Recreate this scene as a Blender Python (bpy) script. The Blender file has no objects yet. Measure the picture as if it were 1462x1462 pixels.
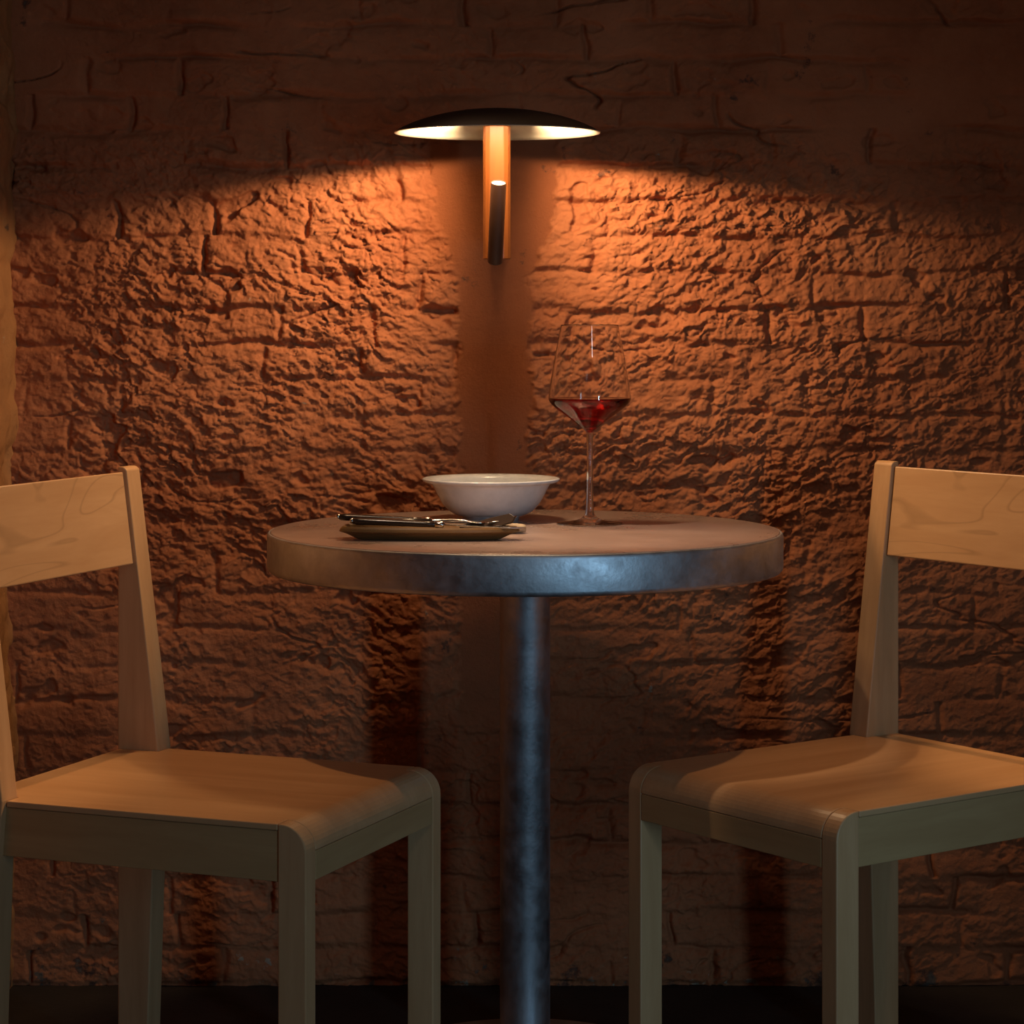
import bpy, bmesh, math, random
import numpy as np
from mathutils import Vector, Matrix

R = math.radians
scene = bpy.context.scene
col = scene.collection

# ------------------------------------------------------------------ camera
cd = bpy.data.cameras.new('camera')
cam = bpy.data.objects.new('camera', cd); col.objects.link(cam)
cam.location = (0, 0, 1.03)
cam.rotation_euler = (R(90), 0, 0)
cd.sensor_width = 36.0
cd.lens = 36.0 * 3535.5 / 1462.0
cd.shift_y = -283.3 / 1462.0
cd.clip_start = 0.05
cd.clip_end = 50
scene.camera = cam

# ------------------------------------------------------------------ world, lights, exposure
scene.view_settings.view_transform = 'Standard'
scene.view_settings.look = 'None'
scene.view_settings.exposure = 0.0
scene.view_settings.gamma = 1.0
scene.view_settings.use_curve_mapping = False
w = bpy.data.worlds.new('dim_room'); scene.world = w
w.use_nodes = True
bg = w.node_tree.nodes['Background']
bg.inputs['Color'].default_value = (1.0, 0.64, 0.44, 1)
bg.inputs['Strength'].default_value = 0.038

def look_rot(loc, target):
    return (Vector(target) - Vector(loc)).to_track_quat('-Z', 'Y').to_euler()

def area(name, loc, target, sx, sy, power, color, spread=180):
    l = bpy.data.lights.new(name, 'AREA'); l.shape = 'RECTANGLE'
    l.size = sx; l.size_y = sy; l.energy = power; l.color = color; l.spread = R(spread)
    o = bpy.data.objects.new(name, l); col.objects.link(o)
    o.location = loc; o.rotation_euler = look_rot(loc, target)
    return o

def spot(name, loc, target, power, color, angle, blend=0.6, radius=0.04):
    l = bpy.data.lights.new(name, 'SPOT'); l.energy = power; l.color = color
    l.spot_size = R(angle); l.spot_blend = blend; l.shadow_soft_size = radius
    o = bpy.data.objects.new(name, l); col.objects.link(o)
    o.location = loc; o.rotation_euler = look_rot(loc, target)
    return o

area('window_daylight', (1.5, 0.3, 0.80), (0.02, 3.38, 0.50), 0.14, 1.4, 1.25, (0.38, 0.70, 1.0), 44)
area('room_daylight', (0.48, 0.3, 2.40), (0.0, 3.4, 0.75), 0.14, 0.55, 0.55, (0.90, 0.92, 1.0), 90)
spot('added_spot', (-0.55, 3.36, 2.55), (-0.44, 3.06, 0.45), 40, (1.0, 0.52, 0.23), 21, 0.8, 0.025)  # unseen overhead spot, added to light the left seat
spot('added_spot', (0.74, 3.36, 2.55), (0.52, 3.12, 0.45), 40, (1.0, 0.52, 0.23), 21, 0.8, 0.025)  # its unseen counterpart, added for the right seat
spot('added_spot', (0.80, 3.45, 2.35), (-0.66, 3.08, 0.72), 100, (1.0, 0.60, 0.31), 19, 0.7, 0.03)  # unseen crossing spot, added to brighten the left backrest
spot('added_spot', (-0.66, 3.45, 2.35), (0.70, 3.20, 0.72), 100, (1.0, 0.60, 0.31), 19, 0.7, 0.03)  # opposite crossing spot, added for the right backrest
spot('added_spot', (-0.52, 3.06, 2.40), (0.08, 3.30, 0.735), 115, (1.0, 0.70, 0.48), 19, 0.8, 0.03)  # unseen spot, added to brighten the tabletop

# ------------------------------------------------------------------ helpers
def tag(o, label=None, cat=None, group=None, kind=None):
    if label: o['label'] = label
    if cat: o['category'] = cat
    if group: o['group'] = group
    if kind: o['kind'] = kind
    return o

def empty(name, loc, rz=0.0, label=None, cat=None, group=None):
    o = bpy.data.objects.new(name, None); col.objects.link(o)
    o.empty_display_size = 0.05
    o.location = loc; o.rotation_euler = (0, 0, rz)
    return tag(o, label, cat, group)

def link(name, me, mat, parent=None, smooth=False, bevel=0.0, seg=2):
    o = bpy.data.objects.new(name, me); col.objects.link(o)
    if mat: me.materials.append(mat)
    if parent: o.parent = parent
    if smooth:
        me.polygons.foreach_set('use_smooth', [True] * len(me.polygons))
    if bevel:
        m = o.modifiers.new('bevel', 'BEVEL'); m.width = bevel; m.segments = seg
        m.limit_method = 'ANGLE'; m.angle_limit = R(35)
    return o

def from_bm(name, bm, mat, parent=None, **k):
    bmesh.ops.recalc_face_normals(bm, faces=bm.faces)
    me = bpy.data.meshes.new(name); bm.to_mesh(me); bm.free()
    return link(name, me, mat, parent, **k)

def prism(bm, pts, axis, a, b):
    """polygon pts (2D) extruded along axis from a to b. axis 'y': pts=(x,z); 'z': pts=(x,y); 'x': pts=(y,z)"""
    def P(p, t):
        return {'y': (p[0], t, p[1]), 'z': (p[0], p[1], t), 'x': (t, p[0], p[1])}[axis]
    va = [bm.verts.new(P(p, a)) for p in pts]
    vb = [bm.verts.new(P(p, b)) for p in pts]
    n = len(pts)
    bm.faces.new(va); bm.faces.new(vb[::-1])
    for i in range(n):
        bm.faces.new((va[i], vb[i], vb[(i + 1) % n], va[(i + 1) % n]))

def box(bm, x0, x1, y0, y1, z0, z1):
    prism(bm, [(x0, y0), (x1, y0), (x1, y1), (x0, y1)], 'z', z0, z1)

def lathe(bm, prof, n=96, close=False):
    """prof: list of (r,z); r=0 makes a pole"""
    rings = []
    for r, z in prof:
        if r < 1e-6:
            rings.append([bm.verts.new((0, 0, z))])
        else:
            rings.append([bm.verts.new((r * math.cos(2 * math.pi * i / n), r * math.sin(2 * math.pi * i / n), z)) for i in range(n)])
    pairs = list(zip(rings, rings[1:]))
    if close: pairs.append((rings[-1], rings[0]))
    for A, B in pairs:
        for i in range(n):
            j = (i + 1) % n
            if len(A) == 1 and len(B) == 1: continue
            if len(A) == 1: bm.faces.new((A[0], B[j], B[i]))
            elif len(B) == 1: bm.faces.new((A[i], A[j], B[0]))
            else: bm.faces.new((A[i], A[j], B[j], B[i]))

def spline(pts, sub=6):
    """Catmull-Rom through 2-D points"""
    out = []
    P = [Vector(p) for p in pts]
    for i in range(len(P) - 1):
        p0 = P[max(i - 1, 0)]; p1 = P[i]; p2 = P[i + 1]; p3 = P[min(i + 2, len(P) - 1)]
        for k in range(sub):
            t = k / sub
            q = 0.5 * ((2 * p1) + (-p0 + p2) * t + (2 * p0 - 5 * p1 + 4 * p2 - p3) * t * t + (-p0 + 3 * p1 - 3 * p2 + p3) * t ** 3)
            out.append((q[0], q[1]))
    out.append(tuple(P[-1]))
    return out

def loft(bm, sections, cap=True):
    rings = [[bm.verts.new(p) for p in s] for s in sections]
    n = len(rings[0])
    for A, B in zip(rings, rings[1:]):
        for i in range(n):
            j = (i + 1) % n
            bm.faces.new((A[i], A[j], B[j], B[i]))
    if cap:
        bm.faces.new(rings[0][::-1]); bm.faces.new(rings[-1])

# ------------------------------------------------------------------ materials
class NT:
    def __init__(self, name):
        self.m = bpy.data.materials.new(name); self.m.use_nodes = True
        self.t = self.m.node_tree; self.b = self.t.nodes['Principled BSDF']
        self.c = None
    def n(self, typ, **k):
        x = self.t.nodes.new(typ)
        for a, v in k.items():
            if a in x.inputs: x.inputs[a].default_value = v
            else: setattr(x, a, v)
        return x
    def l(self, a, b): self.t.links.new(a, b)
    def coord(self, scale=(1, 1, 1), rot=(0, 0, 0)):
        tc = self.n('ShaderNodeTexCoord'); mp = self.n('ShaderNodeMapping')
        mp.inputs['Scale'].default_value = scale; mp.inputs['Rotation'].default_value = rot
        self.l(tc.outputs['Object'], mp.inputs['Vector']); return mp.outputs['Vector']
    def noise(self, vec, scale, detail=4, rough=0.55, dist=0.0):
        x = self.n('ShaderNodeTexNoise'); x.inputs['Scale'].default_value = scale
        x.inputs['Detail'].default_value = detail; x.inputs['Roughness'].default_value = rough
        x.inputs['Distortion'].default_value = dist
        self.l(vec, x.inputs['Vector']); return x.outputs['Fac']
    def ramp(self, fac, stops):
        x = self.n('ShaderNodeValToRGB'); e = x.color_ramp.elements
        while len(e) < len(stops): e.new(0.5)
        for q, (p, c) in zip(e, stops): q.position = p; q.color = (*c, 1) if len(c) == 3 else c
        self.l(fac, x.inputs['Fac']); return x.outputs['Color']
    def mix(self, fac, a, b, mode='MIX'):
        x = self.n('ShaderNodeMix', data_type='RGBA', blend_type=mode)
        for s, v in ((0, fac), (6, a), (7, b)):
            if hasattr(v, 'links'): self.l(v, x.inputs[s])
            elif isinstance(v, (int, float)): x.inputs[s].default_value = v
            else: x.inputs[s].default_value = (*v, 1)
        return x.outputs[2]
    def bump(self, h, strength, dist=0.01):
        x = self.n('ShaderNodeBump'); x.inputs['Strength'].default_value = strength; x.inputs['Distance'].default_value = dist
        self.l(h, x.inputs['Height']); self.l(x.outputs['Normal'], self.b.inputs['Normal'])
    def set(self, **k):
        for a, v in k.items():
            a = a.replace('_', ' ')
            if hasattr(v, 'links'): self.l(v, self.b.inputs[a])
            else: self.b.inputs[a].default_value = (*v, 1) if isinstance(v, tuple) and len(v) == 3 else v
        return self

def grey(v): return (v, v, v)

def wall_mat(name, base, dark, light, shaded_plaster=None):
    a = NT(name); v = a.coord()
    c = a.ramp(a.noise(v, 5, 6, 0.6), [(0.3, dark), (0.52, base), (0.75, light)])
    c = a.mix(a.ramp(a.noise(v, 60, 5, 0.65), [(0.35, grey(0.0)), (0.7, grey(0.35))]), c, light)
    if shaded_plaster:      # smooth channel plaster, browner, with the arm's shadow worked into its colour
        at_ = a.n('ShaderNodeAttribute', attribute_name='shaded_plaster')
        c = a.mix(at_.outputs['Fac'], c, a.ramp(a.noise(v, 14, 5, 0.6), [(0.3, tuple(q * 0.88 for q in shaded_plaster)), (0.7, shaded_plaster)]))
    # pale chips of lime, commoner low down on the wall
    sep = a.n('ShaderNodeSeparateXYZ'); a.l(v, sep.inputs['Vector'])
    low = a.n('ShaderNodeMapRange'); low.inputs['From Min'].default_value = 0.0; low.inputs['From Max'].default_value = 0.075
    low.inputs['To Min'].default_value = 0.15; low.inputs['To Max'].default_value = 0.0
    a.l(sep.outputs['Z'], low.inputs['Value'])
    ad = a.n('ShaderNodeMath', operation='ADD'); a.l(a.noise(v, 34, 4, 0.6), ad.inputs[0]); a.l(low.outputs['Result'], ad.inputs[1])
    c = a.mix(a.ramp(ad.outputs[0], [(0.715, grey(0)), (0.76, grey(1))]), c, (0.42, 0.31, 0.21))
    soot = a.n('ShaderNodeMath', operation='ADD'); a.l(a.noise(v, 17, 5, 0.7), soot.inputs[0]); a.l(low.outputs['Result'], soot.inputs[1])
    c = a.mix(a.ramp(soot.outputs[0], [(0.66, grey(0)), (0.72, grey(0.75))]), c, (0.05, 0.035, 0.03))
    a.set(Base_Color=c, Roughness=0.82); a.b.inputs['Specular IOR Level'].default_value = 0.25
    a.bump(a.noise(v, 170, 6, 0.75), 0.6, 0.004)
    return a.m

M = {}
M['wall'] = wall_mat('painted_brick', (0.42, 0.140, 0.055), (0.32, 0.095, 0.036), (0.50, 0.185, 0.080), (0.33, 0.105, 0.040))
M['side_wall'] = wall_mat('painted_side_wall', (0.40, 0.18, 0.065), (0.32, 0.135, 0.048), (0.46, 0.22, 0.085))

a = NT('dark_floor'); v = a.coord()
a.set(Base_Color=a.ramp(a.noise(v, 9, 6, 0.65), [(0.3, (0.018, 0.012, 0.009)), (0.7, (0.036, 0.026, 0.019))]), Roughness=0.75)
a.bump(a.noise(v, 120, 4, 0.6), 0.2, 0.003); M['floor'] = a.m

def wood(name, stretch, figure=0.0, base=(0.62, 0.375, 0.185), dark=(0.52, 0.295, 0.135)):
    a = NT(name); v = a.coord(stretch)
    c = a.ramp(a.noise(v, 1.0, 5, 0.6, 0.4), [(0.32, dark), (0.68, base)])
    fine = a.noise(v, 7.0, 3, 0.6)
    c = a.mix(a.ramp(fine, [(0.45, grey(0)), (0.75, grey(0.35))]), c, dark)
    if figure:
        v2 = a.coord((stretch[0] * 0.33, stretch[1] * 0.55, stretch[2] * 0.33))
        nz = a.noise(v2, 1.0, 2, 0.5, 0.8)
        mu = a.n('ShaderNodeMath', operation='MULTIPLY'); a.l(nz, mu.inputs[0]); mu.inputs[1].default_value = 9.0
        fr = a.n('ShaderNodeMath', operation='FRACT'); a.l(mu.outputs[0], fr.inputs[0])
        c = a.mix(a.ramp(fr.outputs[0], [(0.0, grey(figure)), (0.06, grey(0.0)), (0.9, grey(0.0)), (1.0, grey(figure))]), c, (0.33, 0.19, 0.085))
    a.set(Base_Color=c, Roughness=0.36); a.b.inputs['Specular IOR Level'].default_value = 0.4
    return a.m
M['wood_y'] = wood('maple_across', (26, 3.5, 26), 0.5)
M['wood_x'] = wood('maple_along', (3.0, 30, 30))
M['wood_z'] = wood('maple_upright', (40, 40, 4))
M['rail'] = wood('maple_rail', (4, 4, 40), 0.0, (0.50, 0.32, 0.145), (0.42, 0.255, 0.11))

a = NT('galvanised_steel'); v = a.coord()
n1 = a.noise(v, 22, 6, 0.65)
a.set(Base_Color=a.ramp(n1, [(0.3, (0.42, 0.43, 0.45)), (0.7, (0.64, 0.65, 0.67))]), Metallic=1.0,
      Roughness=a.ramp(a.noise(v, 45, 6, 0.7), [(0.3, grey(0.38)), (0.7, grey(0.58))]))
a.bump(a.noise(v, 190, 4, 0.6), 0.12, 0.002); M['steel'] = a.m

a = NT('worn_table_top'); v = a.coord((1, 1, 1))
v2 = a.coord((3, 40, 1))
n1 = a.noise(v, 7, 6, 0.65); n2 = a.noise(v2, 1.5, 4, 0.6)
c = a.ramp(n1, [(0.3, (0.36, 0.25, 0.205)), (0.7, (0.50, 0.37, 0.315))])
c = a.mix(a.ramp(n2, [(0.5, grey(0)), (0.8, grey(0.4))]), c, (0.54, 0.43, 0.37))
a.set(Base_Color=c, Roughness=a.ramp(n1, [(0.3, grey(0.24)), (0.7, grey(0.36))])); a.b.inputs['Metallic'].default_value = 0.3
a.bump(a.noise(v, 150, 3, 0.6), 0.05, 0.002); M['top'] = a.m

def plain(name, c, rough=0.5, metal=0.0, spec=0.5):
    a = NT(name); v = a.coord()
    d = tuple(x * 0.86 for x in c)
    a.set(Base_Color=a.ramp(a.noise(v, 40, 4, 0.6), [(0.35, d), (0.65, c)]), Roughness=rough, Metallic=metal)
    a.b.inputs['Specular IOR Level'].default_value = spec
    return a.m
M['shade'] = plain('black_brown_lacquer', (0.016, 0.010, 0.008), 0.5, 0.0, 0.3)
M['reflector'] = plain('cream_white_enamel', (0.46, 0.42, 0.34), 0.5)
M['arm'] = wood('oak_arm', (60, 60, 6), 0.0, (0.24, 0.075, 0.017), (0.19, 0.055, 0.012))
M['tube'] = plain('brown_leather', (0.075, 0.028, 0.012), 0.55)
M['tube_cap'] = plain('aged_brass', (0.5, 0.32, 0.16), 0.35, 1.0)
M['porcelain'] = plain('white_porcelain', (0.74, 0.74, 0.73), 0.16)
M['tray'] = wood('dark_walnut', (8, 60, 60), 0.0, (0.30, 0.155, 0.048), (0.18, 0.09, 0.03))
M['dark_wood'] = wood('smoked_wood', (10, 60, 60), 0.0, (0.07, 0.036, 0.016), (0.04, 0.02, 0.01))
M['handle'] = plain('black_horn', (0.035, 0.022, 0.015), 0.22)
M['cutlery'] = plain('polished_steel', (0.72, 0.70, 0.67), 0.16, 1.0)
M['linen'] = plain('beige_linen', (0.52, 0.40, 0.26), 0.9, 0.0, 0.2)
M['rivet'] = plain('brass', (0.6, 0.42, 0.2), 0.3, 1.0)

a = NT('lamp_glow'); a.set(Base_Color=(0.9, 0.85, 0.75), Roughness=0.5)
a.b.inputs['Emission Color'].default_value = (1.0, 0.80, 0.55, 1); a.b.inputs['Emission Strength'].default_value = 5.0
M['glow'] = a.m

a = NT('clear_glass'); a.set(Base_Color=(1.0, 1.0, 1.0), Roughness=0.0, IOR=1.47)
a.b.inputs['Transmission Weight'].default_value = 1.0; M['glass'] = a.m
a = NT('red_wine'); a.set(Base_Color=(0.30, 0.005, 0.002), Roughness=0.0, IOR=1.34)
a.b.inputs['Transmission Weight'].default_value = 1.0; M['wine'] = a.m

# ------------------------------------------------------------------ procedural relief of the old brick wall
def h2(ix, iy, s):
    n = (ix.astype(np.int64) * 374761393 + iy.astype(np.int64) * 668265263 + s * 1442695041) & 0xFFFFFFFF
    n = ((n ^ (n >> 13)) * 1274126177) & 0xFFFFFFFF
    n = ((n ^ (n >> 16)) * 2246822519) & 0xFFFFFFFF
    n = n ^ (n >> 15)
    return (n & 0xFFFFFF) / float(0xFFFFFF)

def gn(x, y, s=0):
    """gradient noise, about -1..1"""
    ix = np.floor(x); iy = np.floor(y); fx = x - ix; fy = y - iy
    u = fx * fx * fx * (fx * (fx * 6 - 15) + 10); v_ = fy * fy * fy * (fy * (fy * 6 - 15) + 10)
    def g(dx, dy):
        t = h2(ix + dx, iy + dy, s) * 2 * np.pi
        return np.cos(t) * (fx - dx) + np.sin(t) * (fy - dy)
    a0 = g(0, 0) * (1 - u) + g(1, 0) * u
    a1 = g(0, 1) * (1 - u) + g(1, 1) * u
    return (a0 * (1 - v_) + a1 * v_) * 1.5

def fbm(x, y, s=0, o=4, gain=0.5):
    t = 0; amp = 1.0; f = 1.0
    for k in range(o):
        t = t + amp * gn(x * f + 17.3 * k, y * f - 9.1 * k, s + k * 31); amp *= gain; f *= 2.03
    return t

def sstep(a0, a1, x):
    t = np.clip((x - a0) / (a1 - a0), 0, 1); return t * t * (3 - 2 * t)

def facets(u, v, s):
    """broken flakes: every cell is a small tilted plane"""
    iu = np.floor(u); iv = np.floor(v)
    best = np.full(u.shape, 9.0); out = np.zeros(u.shape)
    for di in (-1, 0, 1):
        for dj in (-1, 0, 1):
            ci = iu + di; cj = iv + dj
            du = u - ci - h2(ci, cj, s); dv = v - cj - h2(ci, cj, s + 1)
            d = du * du + dv * dv
            hgt = (h2(ci, cj, s + 2) - 0.5) + (h2(ci, cj, s + 3) - 0.5) * du * 1.2 + (h2(ci, cj, s + 4) - 0.62) * dv * 1.5
            m = d < best
            best = np.where(m, d, best); out = np.where(m, hgt, out)
    return out

XC = -0.0268          # middle of the smooth plaster channel below the lamp
def relief(x, z, mask=False):
    """depth of relief in metres, positive towards the room"""
    wx = x + 0.010 * fbm(x * 9, z * 9, 1, 3); wz = z + 0.007 * fbm(x * 7, z * 16, 5, 3)
    course = 0.0545; z0 = 1.038
    row = np.floor((wz - z0) / course); fz = (wz - z0) / course - row
    bw = 0.150
    off = h2(row, row * 0 + 3, 11) * bw
    cx = (wx + off) / bw; ci = np.floor(cx); fx = cx - ci
    # horizontal joints: strength varies along the wall
    up = (fz > 0.5)
    jr = row + up
    dz = np.minimum(fz, 1 - fz) * course
    js = np.clip(0.42 + 0.95 * fbm(x * 5 + jr * 7.7, jr * 3.1, 21, 3), 0, 1.1)
    side = (fx > 0.5)
    dx = np.minimum(fx, 1 - fx) * bw
    vs = np.clip(h2(ci + side, row, 41) * 2.0 - 0.75, 0, 1.1)
    jw = 0.0042 + 0.0030 * (0.5 + 0.5 * gn(x * 18, z * 18, 61))
    hj = np.exp(-(dz / jw) ** 2) * js
    vj = np.exp(-(dx / (jw * 0.9)) ** 2) * vs
    joint = np.maximum(hj, vj)
    # every brick sits at its own depth and leans its own way
    bo = (h2(ci, row, 71) - 0.5)
    lean = (h2(ci, row, 83) * 0.9 + 0.35) * (0.5 - fz)
    edge = np.clip(np.minimum(dz / 0.008, dx / 0.010), 0, 1)
    up_zone = sstep(1.255, 1.33, z)
    low_zone = 1 - sstep(0.58, 0.74, z)
    rough = 1 - 0.72 * up_zone - 0.45 * low_zone
    side_zone = sstep(0.42, 0.70, np.abs(x - XC))
    rough = rough * (1 - 0.35 * side_zone)
    brick = (0.0060 * bo + 0.0062 * lean) * edge
    bzone = 1 - 0.55 * sstep(0.30, 0.55, 1 - np.abs(z - 0.65) / 0.55) * (z < 1.1)
    bzone = np.where(z < 0.95, np.clip(bzone, 0.3, 1), 1.0)
    jdepth = 0.0105
    h = brick * (0.45 + 0.55 * rough) * bzone - jdepth * joint * bzone
    # broken hollows
    hol = sstep(0.50, 0.72, fbm(x * 11 + 3.3, z * 17, 91, 3))
    h = h - 0.009 * hol * (0.3 + 0.7 * rough)
    # wide undulation of the wall
    h = h + 0.0065 * fbm(x * 3.1, z * 4.2, 101, 3)
    # chopped, flaky surface: streaks lean away from the lamp on both sides
    sgn = np.where(x > XC, -1.0, 1.0)
    ang = 0.45
    dxm = (x - XC) * sgn
    ca, sa = math.cos(ang), math.sin(ang)
    uu = dxm * ca - z * sa; vv = dxm * sa + z * ca
    uu = uu + 0.011 * gn(x * 7, z * 7, 113) + 0.007 * gn(x * 31, z * 31, 121) + 0.003 * gn(x * 80, z * 80, 123)
    vv = vv + 0.012 * gn(x * 7, z * 7, 117) + 0.007 * gn(x * 29, z * 33, 131) + 0.003 * gn(x * 85, z * 85, 133)
    g1 = gn(uu * 38, vv * 84, 141)
    g2 = gn(uu * 70 + 5, vv * 150, 151)
    g3 = gn(uu * 140, vv * 250, 161)
    fl = 0.0030 * g1 + 0.0016 * g3 + 0.0050 * facets(uu * 46, vv * 92, 401) + 0.0028 * facets(uu * 95 + 3, vv * 190, 411)
    fl2 = 0.0034 * fbm(x * 30, z * 38, 171, 5, 0.6)
    pat = np.clip(0.75 + 0.8 * fbm(x * 6, z * 8, 181, 2), 0.25, 1.35)
    h = h + (fl * pat + fl2) * rough
    # thin dark cracks in the thick paint
    cr = np.abs(fbm(x * 3.0, z * 12.0, 197, 4, 0.33)) ; crm = sstep(0.15, 0.50, fbm(x * 4.1, z * 6.3, 201, 2))
    h = h - (0.0065 + 0.0085 * up_zone) * np.exp(-(cr / 0.018) ** 2) * crm
    # smooth plaster channel under the lamp, flaring into a patch behind it
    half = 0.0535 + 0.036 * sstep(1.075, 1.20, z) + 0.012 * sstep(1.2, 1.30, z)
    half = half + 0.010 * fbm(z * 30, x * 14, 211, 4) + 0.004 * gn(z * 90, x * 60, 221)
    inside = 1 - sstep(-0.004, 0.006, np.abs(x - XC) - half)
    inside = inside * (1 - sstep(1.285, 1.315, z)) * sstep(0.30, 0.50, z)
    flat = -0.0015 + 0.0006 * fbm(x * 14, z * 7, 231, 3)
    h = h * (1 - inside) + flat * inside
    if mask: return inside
    return h

def grid_mesh(name, us, vs, P, mat):
    U, V = np.meshgrid(us, vs)
    co = P(U.ravel(), V.ravel()).astype(np.float32)
    nu, nv = len(us), len(vs)
    i = (np.arange(nv - 1)[:, None] * nu + np.arange(nu - 1)[None, :]).ravel()
    f = np.stack([i, i + 1, i + nu + 1, i + nu], 1).astype(np.int32)
    me = bpy.data.meshes.new(name)
    me.vertices.add(len(co)); me.vertices.foreach_set('co', co.ravel())
    me.loops.add(f.size); me.loops.foreach_set('vertex_index', f.ravel())
    me.polygons.add(len(f)); me.polygons.foreach_set('loop_start', np.arange(0, f.size, 4, dtype=np.int32))
    me.update(calc_edges=True); me.validate()
    me.polygons.foreach_set('use_smooth', np.ones(len(f), dtype=bool))
    return link(name, me, mat)

WALL = 3.792
xs = np.concatenate([np.arange(-0.80, 0.83, 0.0017), np.arange(0.84, 2.4, 0.02)])
zs = np.concatenate([np.arange(-0.01, 1.53, 0.0017), np.arange(1.54, 2.7, 0.02)])
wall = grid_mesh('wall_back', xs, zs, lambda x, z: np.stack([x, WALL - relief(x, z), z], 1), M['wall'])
U_, V_ = np.meshgrid(xs, zs)
at = wall.data.attributes.new('shaded_plaster', 'FLOAT', 'POINT')
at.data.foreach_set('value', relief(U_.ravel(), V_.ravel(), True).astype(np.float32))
tag(wall, 'rough rust-red painted brick wall behind the table', 'wall', kind='structure')

SIDE = -0.765
def side_relief(y, z):
    return 0.006 * fbm(y * 6, z * 4, 301, 4) + 0.004 * fbm(y * 22, z * 20, 311, 4) - 0.008 * sstep(0.45, 0.7, fbm(y * 9, z * 7, 321, 3)) \
        + 0.006 * sstep(-0.2, 0.4, fbm(y * 3, z * 9, 331, 3))
ys = np.concatenate([np.arange(0.6, 3.4, 0.03), np.arange(3.4, 3.81, 0.004)])
zs2 = np.concatenate([np.arange(-0.01, 1.55, 0.005), np.arange(1.56, 2.7, 0.03)])
sw = grid_mesh('wall_left', ys, zs2, lambda y, z: np.stack([SIDE + side_relief(y, z), y, z], 1), M['side_wall'])
tag(sw, 'ochre-brown plastered wall at the left edge', 'wall', kind='structure')

bm = bmesh.new(); box(bm, -0.95, 2.5, -1.5, WALL + 0.05, -0.06, 0.0)
tag(from_bm('floor', bm, M['floor']), 'dark worn floor below the table', 'floor', kind='structure')

# ------------------------------------------------------------------ bistro table
TX, TY, TZ, TR = 0.0178, 3.383, 0.735, 0.351
t = empty('bistro_table', (TX, TY, 0), 0, 'round cafe table with a bluish galvanised rim on a single steel column', 'table')
bm = bmesh.new()
lathe(bm, [(0, TZ - 0.030), (TR - 0.004, TZ - 0.030), (TR - 0.004, TZ - 0.002), (TR - 0.0055, TZ), (0, TZ)], 160)
o = from_bm('tabletop', bm, M['top'], t, smooth=True, bevel=0.001); o['label'] = 'brown worn top surface'
bm = bmesh.new()
band = [(TR - 0.0035, TZ - 0.001), (TR - 0.002, TZ - 0.0012), (TR - 0.0006, TZ - 0.003), (TR, TZ - 0.006), (TR, TZ - 0.046), (TR - 0.0008, TZ - 0.050),
        (TR - 0.003, TZ - 0.0525), (TR - 0.008, TZ - 0.053), (TR - 0.020, TZ - 0.053), (TR - 0.020, TZ - 0.050), (TR - 0.006, TZ - 0.050), (TR - 0.0035, TZ - 0.046)]
lathe(bm, band, 160, close=True)
o = from_bm('edge_band', bm, M['steel'], t, smooth=True); o['label'] = 'scuffed bluish galvanised rim'
bm = bmesh.new()
lathe(bm, [(0, 0.018), (0.0343, 0.018), (0.0343, TZ - 0.036), (0.075, TZ - 0.034), (0.075, TZ - 0.030), (0, TZ - 0.030)], 64)
from_bm('column', bm, M['steel'], t, smooth=True, bevel=0.0008)
bm = bmesh.new()
lathe(bm, [(0, 0), (0.20, 0), (0.202, 0.003), (0.202, 0.008), (0.198, 0.011), (0.06, 0.018), (0.045, 0.022), (0.0345, 0.024), (0, 0.024)], 96)
from_bm('base_plate', bm, M['steel'], t, smooth=True)

# ------------------------------------------------------------------ wooden chairs
L, W = 0.4586, 0.3857
ZS, ZA, ZT = 0.450, 0.384, 0.8257
TRR, TF, LF = 0.0345, 0.0255, 0.0355
P_SEAT, P_TOP, P_FOOT = 0.0615, 0.0125, 0.043
RF = 0.032
PO = 0.009

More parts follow.
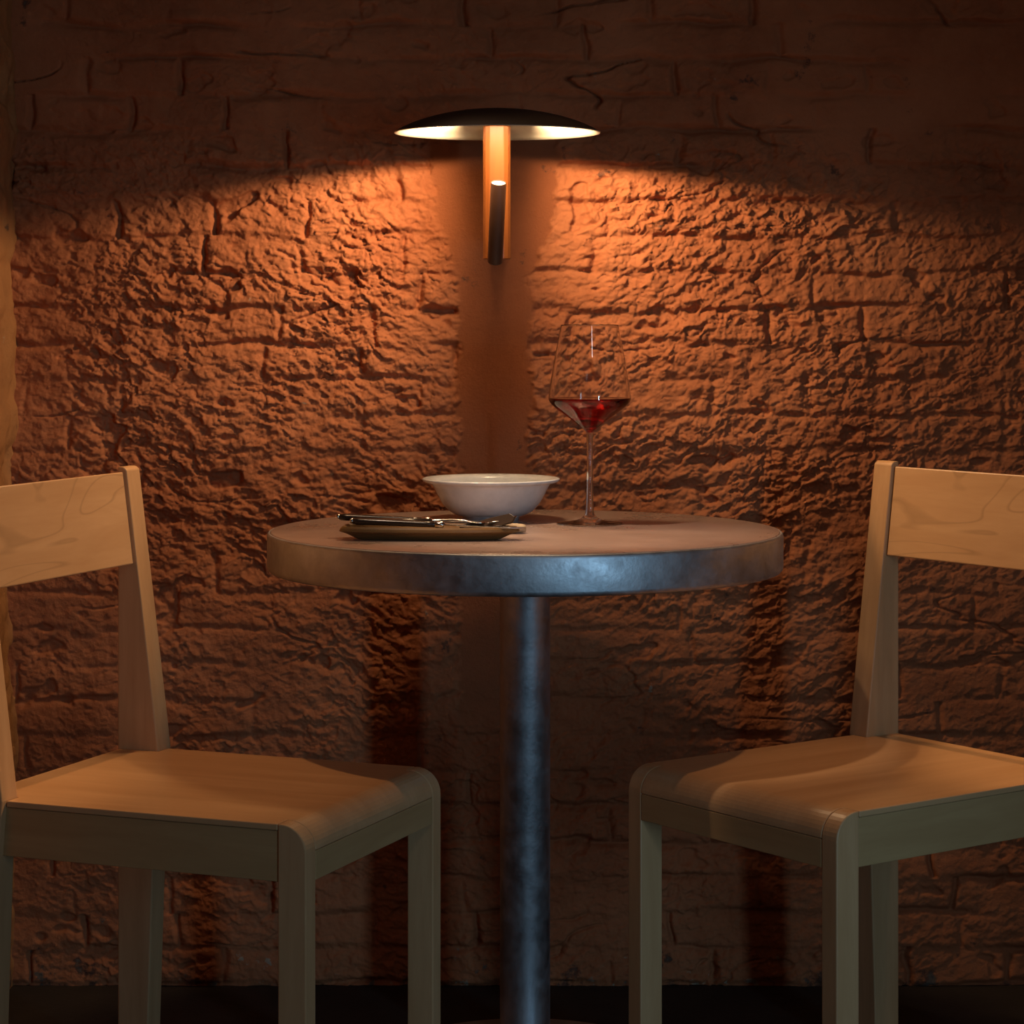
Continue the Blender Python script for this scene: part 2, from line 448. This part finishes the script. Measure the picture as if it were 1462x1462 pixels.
def make_chair(label):
    c = empty('wooden_chair', (0, 0, 0), 0, label, 'chair', 'pale wooden chairs at the table')
    xr, xf, hw = -L / 2, L / 2, W / 2
    for s in (-1, 1):
        y0, y1 = sorted((s * (hw + PO), s * (hw + PO - TRR)))
        bm = bmesh.new()
        prism(bm, [(xr, 0), (xr + P_FOOT, 0), (xr + P_SEAT - 0.005, 0.39), (xr + P_SEAT, ZS), (xr + P_SEAT - 0.006, 0.50),
                   (xr + P_TOP + 0.001, ZT - 0.004), (xr + P_TOP - 0.004, ZT), (xr, ZT)], 'y', y0, y1)
        from_bm('leg', bm, M['wood_z'], c, bevel=0.0018)
    arc = [(xf - RF + RF * math.sin(q), ZS - RF + RF * math.cos(q)) for q in [R(k * 9) for k in range(11)]]
    for s in (-1, 1):
        y0, y1 = sorted((s * hw, s * (hw - TF)))
        bm = bmesh.new()
        prism(bm, [(xf - LF, 0)] + [(xf - LF, ZS)] + arc + [(xf, 0)], 'y', y0, y1)
        from_bm('leg', bm, M['wood_z'], c, bevel=0.0015)
    # seat: bent board, notched round the four legs
    bm = bmesh.new()
    g = 0.0006; th = 0.0075
    n0 = xr + P_SEAT + g; yi = hw + PO - TRR - g; yf = hw - TF - g
    pts = [(xr + 0.004, -yi), (n0, -yi), (n0, -hw), (xf - LF - g, -hw), (xf - LF - g, -yf), (xf - RF, -yf), (xf - RF, yf), (xf - LF - g, yf), (xf - LF - g, hw), (n0, hw), (n0, yi), (xr + 0.004, yi)]
    prism(bm, pts, 'z', ZS - th, ZS)
    inner = [(xf - RF + (RF - th) * math.sin(q), ZS - RF + (RF - th) * math.cos(q)) for q in [R(k * 9) for k in range(11)]]
    prism(bm, arc + inner[::-1], 'y', -yf, yf)
    bmesh.ops.remove_doubles(bm, verts=bm.verts, dist=1e-5)
    from_bm('seat', bm, M['wood_x'], c, bevel=0.0012)
    bm = bmesh.new(); box(bm, xf - 0.0185, xf - 0.0002, -yf, yf, ZA, ZS - RF - 0.0004)
    from_bm('apron', bm, M['rail'], c, bevel=0.001)
    for s in (-1, 1):
        y0, y1 = sorted((s * (hw - 0.002), s * (hw - 0.020)))
        bm = bmesh.new(); box(bm, xr + P_SEAT - 0.006 + g, xf - LF - g, y0, y1, ZA, ZS - th - 0.0005)
        from_bm('apron', bm, M['rail'], c, bevel=0.0008)
    bm = bmesh.new(); box(bm, xr + 0.010, xr + 0.028, -yi, yi, ZA, ZS - th - 0.0005)
    from_bm('apron', bm, M['rail'], c, bevel=0.001)
    # backrest plank following the sloping front edge of the posts, set back a little
    def uf(z): return xr + P_SEAT + (P_TOP - P_SEAT) * (z - ZS) / (ZT - ZS)
    zb, zt_ = 0.6977, 0.8196
    d = Vector((uf(zt_) - uf(zb), zt_ - zb)).normalized(); nrm = Vector((d[1], -d[0]))
    A = Vector((uf(zb), zb)) - nrm * 0.0035; B = Vector((uf(zt_), zt_)) - nrm * 0.0035
    th2 = 0.013
    bm = bmesh.new()
    prism(bm, [tuple(A), tuple(B), tuple(B - nrm * th2), tuple(A - nrm * th2)], 'y', -yi + 0.002, yi - 0.002)
    from_bm('backrest', bm, M['wood_y'], c, bevel=0.0016)
    return c

def copy_tree(o, parent=None):
    c = o.copy(); col.objects.link(c)
    if parent: c.parent = parent
    for ch in list(o.children): copy_tree(ch, c)
    return c

chair = make_chair('pale wooden chair left of the steel table column, facing right')
chair.location = (-0.3749, 3.0637, 0); chair.rotation_euler.z = -0.3785
other = copy_tree(chair)
other['label'] = 'pale wooden chair right of the steel table column, facing left'
other.location = (0.4480, 3.1561, 0); other.rotation_euler.z = math.pi + 0.6281

# ------------------------------------------------------------------ wall lamp
LX, LY = -0.021, 3.53
lamp = empty('wall_lamp', (LX, WALL - 0.002, 1.1093), 0, 'lit wall lamp with a shallow black dome shade on a wooden arm', 'lamp')
def lo(x, y, z): return (x - LX, y - (WALL - 0.002), z - 1.1093)
RS, ZR, HD = 0.1473, 1.287, 0.035
def dome(r, top, rmax): return ZR + top * (1 - (r / rmax) ** 2) ** 0.80
bm = bmesh.new()
outer = [(RS * k / 24, dome(RS * k / 24, HD, RS)) for k in range(24)] + [(RS * 0.985, dome(RS * 0.985, HD, RS)), (RS, ZR + 0.0012)]
lathe(bm, outer, 128)
bmesh.ops.translate(bm, verts=bm.verts, vec=lo(LX, LY, 0))
shade = from_bm('shade', bm, M['shade'], lamp, smooth=True)
bm = bmesh.new()
RI = RS - 0.0012
inner = [(RS, ZR + 0.0012), (RS - 0.0004, ZR), (RI, ZR)] + [(RI * (1 - k / 24), dome(RI * (1 - k / 24), HD - 0.003, RI)) for k in range(1, 25)]
lathe(bm, inner, 128)
bmesh.ops.translate(bm, verts=bm.verts, vec=lo(LX, LY, 0))
o = from_bm('reflector', bm, M['reflector'], shade, smooth=True); o['label'] = 'cream white inside of the shade'
# arm: flat-fronted wooden post with chamfered sides, rising into the dome
AX, AY = -0.0222, 3.60
hw = 0.0199
bm = bmesh.new()
sec = [(-hw, 0.020), (-hw, 0.011), (-hw + 0.0035, 0.0045), (-0.0105, 0.0), (0.0105, 0.0), (hw - 0.0035, 0.0045), (hw, 0.011), (hw, 0.020)]
prism(bm, [(AX + p[0] - LX, AY + p[1] - (WALL - 0.002)) for p in sec], 'z', 0.0, 1.3035 - 1.1093)
from_bm('arm', bm, M['arm'], lamp, bevel=0.0012)
bm = bmesh.new()
prism(bm, [(AX - 0.016 - LX, 1.14 - 1.1093), (AX + 0.016 - LX, 1.14 - 1.1093), (AX + 0.016 - LX, 1.25 - 1.1093), (AX - 0.016 - LX, 1.25 - 1.1093)], 'y', AY + 0.0195 - (WALL - 0.002), 0.0)
from_bm('wall_mount', bm, M['shade'], lamp, bevel=0.002)
# light tube, hinged at the foot of the arm and leaning out to aim up into the dome
p0 = Vector(lo(-0.0245, 3.590, 1.1035)); p1 = Vector(lo(-0.0192, 3.540, 1.2175))
ax = (p1 - p0).normalized(); ln = (p1 - p0).length
rot = ax.to_track_quat('Z', 'Y').to_matrix().to_4x4()
bm = bmesh.new(); rt = 0.0112
lathe(bm, [(0, 0), (rt - 0.002, 0), (rt, 0.002), (rt, ln - 0.001), (rt - 0.0006, ln), (rt - 0.0016, ln), (rt - 0.0016, ln - 0.004), (0, ln - 0.004)], 48)
bm.transform(Matrix.Translation(p0) @ rot)
tube = from_bm('light_tube', bm, M['tube'], lamp, smooth=True, bevel=0.0004); tube['label'] = 'dark brown tube aimed up at the shade'
bm = bmesh.new()
lathe(bm, [(0, ln - 0.0035), (rt - 0.0018, ln - 0.0035), (rt - 0.0018, ln - 0.0015), (rt * 0.5, ln - 0.0003), (0, ln + 0.0002)], 48)
bm.transform(Matrix.Translation(p0) @ rot)
o = from_bm('lens', bm, M['glow'], tube, smooth=True); o['label'] = 'glowing end of the tube'
# lamp light: hidden disc for the dome's glow, two added spots washing the wall
l = bpy.data.lights.new('lamp_light', 'AREA'); l.shape = 'DISK'; l.size = 0.10; l.energy = 2.0; l.color = (1.0, 0.68, 0.38)
o = bpy.data.objects.new('lamp_light', l); col.objects.link(o); o.location = (LX, LY - 0.02, 1.3125)
for s_ in (-1, 1):
    spot('added_wall_beam', (LX + s_ * 0.05, 3.57, 1.3065), (LX + s_ * 0.43, 3.79, 1.18), 9.6, (1.0, 0.67, 0.37), 124, 1.0, 0.006)

# ------------------------------------------------------------------ white bowl
bowl = empty('serving_bowl', (-0.030, 3.543, TZ), 0, 'white porcelain bowl with a flared rim standing on the table', 'bowl')
bm = bmesh.new()
prof = [(0.0, 0.0045), (0.034, 0.0045), (0.036, 0.0), (0.0395, 0.0), (0.041, 0.006), (0.047, 0.0068)]
prof += spline([(0.047, 0.0068), (0.058, 0.012), (0.068, 0.022), (0.076, 0.035), (0.0825, 0.048), (0.086, 0.0525)], 5)
prof += [(0.092, 0.0535), (0.0968, 0.0555), (0.0985, 0.0575), (0.0982, 0.0592), (0.0962, 0.0600), (0.091, 0.0592), (0.0862, 0.0575)]
prof += spline([(0.0835, 0.0550), (0.0785, 0.045), (0.070, 0.0305), (0.058, 0.0175), (0.040, 0.0105), (0.0, 0.009)], 5)
lathe(bm, prof, 128)
o = from_bm('body', bm, M['porcelain'], bowl, smooth=True)

# ------------------------------------------------------------------ wine glass
gl = empty('wine_glass', (0.109, 3.473, TZ), 0, 'tall stemmed glass a quarter full of red wine on the table', 'glass')
bowl_out = spline([(0.0050, 0.1285), (0.0085, 0.1325), (0.0200, 0.1420), (0.0360, 0.1535), (0.0500, 0.1640), (0.0570, 0.1725), (0.0577, 0.1790), (0.0555, 0.1950), (0.0500, 0.2300), (0.0445, 0.2580), (0.0404, 0.2790)], 7)
tw = 0.0011
def inset(pr, d):
    out = []
    for i, p in enumerate(pr):
        a0 = Vector(pr[max(i - 1, 0)]); b0 = Vector(pr[min(i + 1, len(pr) - 1)])
        tn = (b0 - a0).normalized(); out.append((p[0] - tn[1] * d, p[1] + tn[0] * d))
    return out
bowl_in = [p for p in inset(bowl_out, tw) if p[1] > 0.1385 and p[0] > 0.012]
bi = [(0.0, 0.1372), (0.006, 0.1376)] + bowl_in
bm = bmesh.new()
lathe(bm, bowl_out + [(0.0401, 0.2794), (0.0397, 0.2794)] + bi[::-1], 96)
from_bm('bowl', bm, M['glass'], gl, smooth=True)
bm = bmesh.new()
lathe(bm, spline([(0.0075, 0.0125), (0.0058, 0.0185), (0.0048, 0.035), (0.0042, 0.070), (0.0042, 0.105), (0.0046, 0.122), (0.0050, 0.1285)], 6), 48)
from_bm('stem', bm, M['glass'], gl, smooth=True)
bm = bmesh.new()
lathe(bm, [(0.0, 0.0006), (0.044, 0.0002), (0.0462, 0.0006), (0.0470, 0.0014)] + spline([(0.0462, 0.0021), (0.036, 0.0030), (0.022, 0.0048), (0.013, 0.0078), (0.0075, 0.0125)], 6), 96)
from_bm('foot', bm, M['glass'], gl, smooth=True)
bm = bmesh.new()
ZW = 0.1765
wl = [(p[0] + 0.0003, p[1]) for p in bi if p[1] < ZW]
rw = [p for p in bi if p[1] >= ZW][0][0] + 0.0003
wl = [(0.0, 0.1369)] + wl[1:] + [(rw, ZW), (rw - 0.002, ZW - 0.0004), (0.0, ZW - 0.0005)]
lathe(bm, wl, 96)
o = from_bm('wine', bm, M['wine'], gl, smooth=True); o['label'] = 'red wine in the lower part of the bowl'

# ------------------------------------------------------------------ wooden tray with cutlery
TZR = R(-4.0)
TRX, TRY = -0.112, 3.238
tray = empty('cutlery_tray', (TRX, TRY, TZ), TZR, 'narrow dark wooden boat-shaped tray under the cutlery on the table', 'tray')
def boat(k, grow):
    """outline of the tray, k in 0..1 round, blunt left end and pointed right end"""
    xs_ = [-0.112, -0.105, -0.070, 0.0, 0.060, 0.098, 0.122]
    hs_ = [0.018, 0.026, 0.034, 0.037, 0.033, 0.022, 0.004]
    pr = spline(list(zip(xs_, hs_)), 5)
    up_ = [(x * (1 + grow * 0.6), h * (1 + grow * 1.3)) for x, h in pr]
    return up_ + [(x, -h) for x, h in up_[::-1]]
bm = bmesh.new()
secs = []
for grow, z in ((-0.40, 0.0), (-0.34, 0.001), (-0.12, 0.0085), (0.0, 0.0112), (0.004, 0.0120), (-0.015, 0.0150), (-0.055, 0.0178), (-0.08, 0.0172), (-0.16, 0.0100), (-0.3, 0.0070)):
    secs.append([(x, y, z) for x, y in boat(0, grow)])
loft(bm, secs)
from_bm('body', bm, M['tray'], tray, smooth=False, bevel=0.0006)

def rounded(bm, path, ry, rz, n=12):
    """loft of ellipses along a path of (x,y,z); ry,rz per point"""
    secs = []
    for (x, y, z), a0, b0 in zip(path, ry, rz):
        secs.append([(x, y + a0 * math.cos(2 * math.pi * k / n), z + b0 * math.sin(2 * math.pi * k / n)) for k in range(n)])
    loft(bm, secs)

def make_knife(label, loc, rz, tilt):
    k = empty('table_knife', loc, rz, label, 'knife', 'dark-handled cutlery on the tray')
    k.rotation_euler = (0, tilt, rz)
    bm = bmesh.new()
    rounded(bm, [(-0.110, 0, 0.0048), (-0.109, 0, 0.0048), (-0.100, 0, 0.0048), (-0.05, 0, 0.0048), (-0.012, 0, 0.0048), (0.0, 0, 0.0048)],
            [0.004, 0.0062, 0.0074, 0.0068, 0.0058, 0.0056], [0.0022, 0.0040, 0.0048, 0.0045, 0.0040, 0.0040])
    from_bm('handle', bm, M['handle'], k, smooth=True)
    bm = bmesh.new()
    rounded(bm, [(0.0, 0, 0.0048), (0.001, 0, 0.0048), (0.006, 0, 0.0048), (0.010, 0, 0.0048), (0.013, 0, 0.0048)], [0.0050, 0.0064, 0.0060, 0.0066, 0.004], [0.0040, 0.0050, 0.0042, 0.0050, 0.002])
    from_bm('bolster', bm, M['cutlery'], k, smooth=True)
    bm = bmesh.new()
    out = [(0.012, -0.0055), (0.030, -0.0085), (0.075, -0.0090), (0.098, -0.0070), (0.114, 0.0010), (0.118, 0.0065), (0.100, 0.0070), (0.030, 0.0060), (0.012, 0.0050)]
    prism(bm, out, 'z', 0.0040, 0.0056)
    from_bm('blade', bm, M['cutlery'], k, bevel=0.0005)
    bm = bmesh.new()
    rounded(bm, [(-0.1135, 0, 0.0048), (-0.1125, 0, 0.0048), (-0.109, 0, 0.0048)], [0.002, 0.0050, 0.0066], [0.001, 0.0032, 0.0042])
    from_bm('butt_cap', bm, M['cutlery'], k, smooth=True)
    return k

def make_fork(label, loc, rz, tilt):
    k = empty('dinner_fork', loc, rz, label, 'fork', 'dark-handled cutlery on the tray')
    k.rotation_euler = (0, tilt, rz)
    bm = bmesh.new()
    rounded(bm, [(-0.100, 0, 0.0045), (-0.099, 0, 0.0045), (-0.090, 0, 0.0045), (-0.04, 0, 0.0045), (0.0, 0, 0.0045)],
            [0.004, 0.0062, 0.0072, 0.0062, 0.0045], [0.002, 0.0038, 0.0044, 0.0042, 0.0035])
    from_bm('handle', bm, M['handle'], k, smooth=True)
    bm = bmesh.new()
    rounded(bm, [(0.0, 0, 0.0045), (0.004, 0, 0.0045), (0.03, 0, 0.0055), (0.044, 0, 0.0050), (0.052, 0, 0.0030), (0.062, 0, 0.0018), (0.068, 0, 0.0020)],
            [0.0042, 0.0030, 0.0026, 0.0050, 0.0105, 0.0120, 0.0118], [0.0034, 0.0022, 0.0016, 0.0012, 0.0010, 0.0009, 0.0009])
    from_bm('neck', bm, M['cutlery'], k, smooth=True)
    for j in range(4):
        y = -0.0096 + j * 0.0064
        bm = bmesh.new()
        rounded(bm, [(0.066, y, 0.0020), (0.085, y, 0.0030), (0.100, y, 0.0055), (0.112, y * 0.97, 0.0090)], [0.0020, 0.0018, 0.0015, 0.0007], [0.0010, 0.0010, 0.0009, 0.0005], 8)
        from_bm('tine', bm, M['cutlery'], k, smooth=True)
    return k

def on_tray(x, y, z):
    c0, s0 = math.cos(TZR), math.sin(TZR)
    return (TRX + c0 * x - s0 * y, TRY + s0 * x + c0 * y, TZ + z)

make_knife('dark-handled knife lying on top at the back of the cutlery tray', on_tray(-0.008, 0.016, 0.0185), TZR + R(-1), R(2.0))
kn = make_knife('dark-handled knife whose blade tip sticks out past the pointed tray end', on_tray(0.012, -0.006, 0.0150), TZR + R(-4), R(1.8))
make_fork('silver fork with a dark handle between the knives on the tray', on_tray(0.006, 0.004, 0.0190), TZR + R(2), R(-1.0))
# napkin rolled up behind the tray and a dark spreader leaning on it
nap = empty('napkin', (0.0, 3.322, TZ), R(8), 'small beige rolled napkin beside the bowl on the table', 'napkin')
bm = bmesh.new()
secs = []
for i in range(15):
    x = -0.048 + 0.066 * i / 14; f = 1.0 - 0.25 * (abs(i - 7) / 7.0) ** 4
    secs.append([(x, 0.011 * f * (1 + 0.10 * math.sin(3 * q + i)) * math.cos(q), 0.0068 + 0.0066 * f * (1 + 0.06 * math.sin(4 * q + i * 0.7)) * math.sin(q)) for q in [2 * math.pi * k / 20 for k in range(20)]])
loft(bm, secs); from_bm('body', bm, M['linen'], nap, smooth=True)

sp = empty('butter_spreader', on_tray(0.062, 0.010, 0.0165), 0, 'dark blade-shaped spreader tilted up at the right end of the tray', 'spreader')
sp.rotation_mode = 'ZYX'
sp.rotation_euler = (R(58), R(-24), TZR + R(4))
bm = bmesh.new()
prism(bm, [(0.0, -0.0035), (0.018, -0.007), (0.040, -0.0085), (0.056, -0.0070), (0.060, 0.0), (0.052, 0.0065), (0.020, 0.0055), (0.0, 0.0035)], 'z', 0.0, 0.0035)
from_bm('blade', bm, M['dark_wood'], sp, bevel=0.0008)
bm = bmesh.new()
rounded(bm, [(-0.020, 0, 0.0018), (-0.018, 0, 0.0018), (0.002, 0, 0.0018)], [0.003, 0.0048, 0.0038], [0.0016, 0.0026, 0.0022])
from_bm('handle', bm, M['dark_wood'], sp, smooth=True)
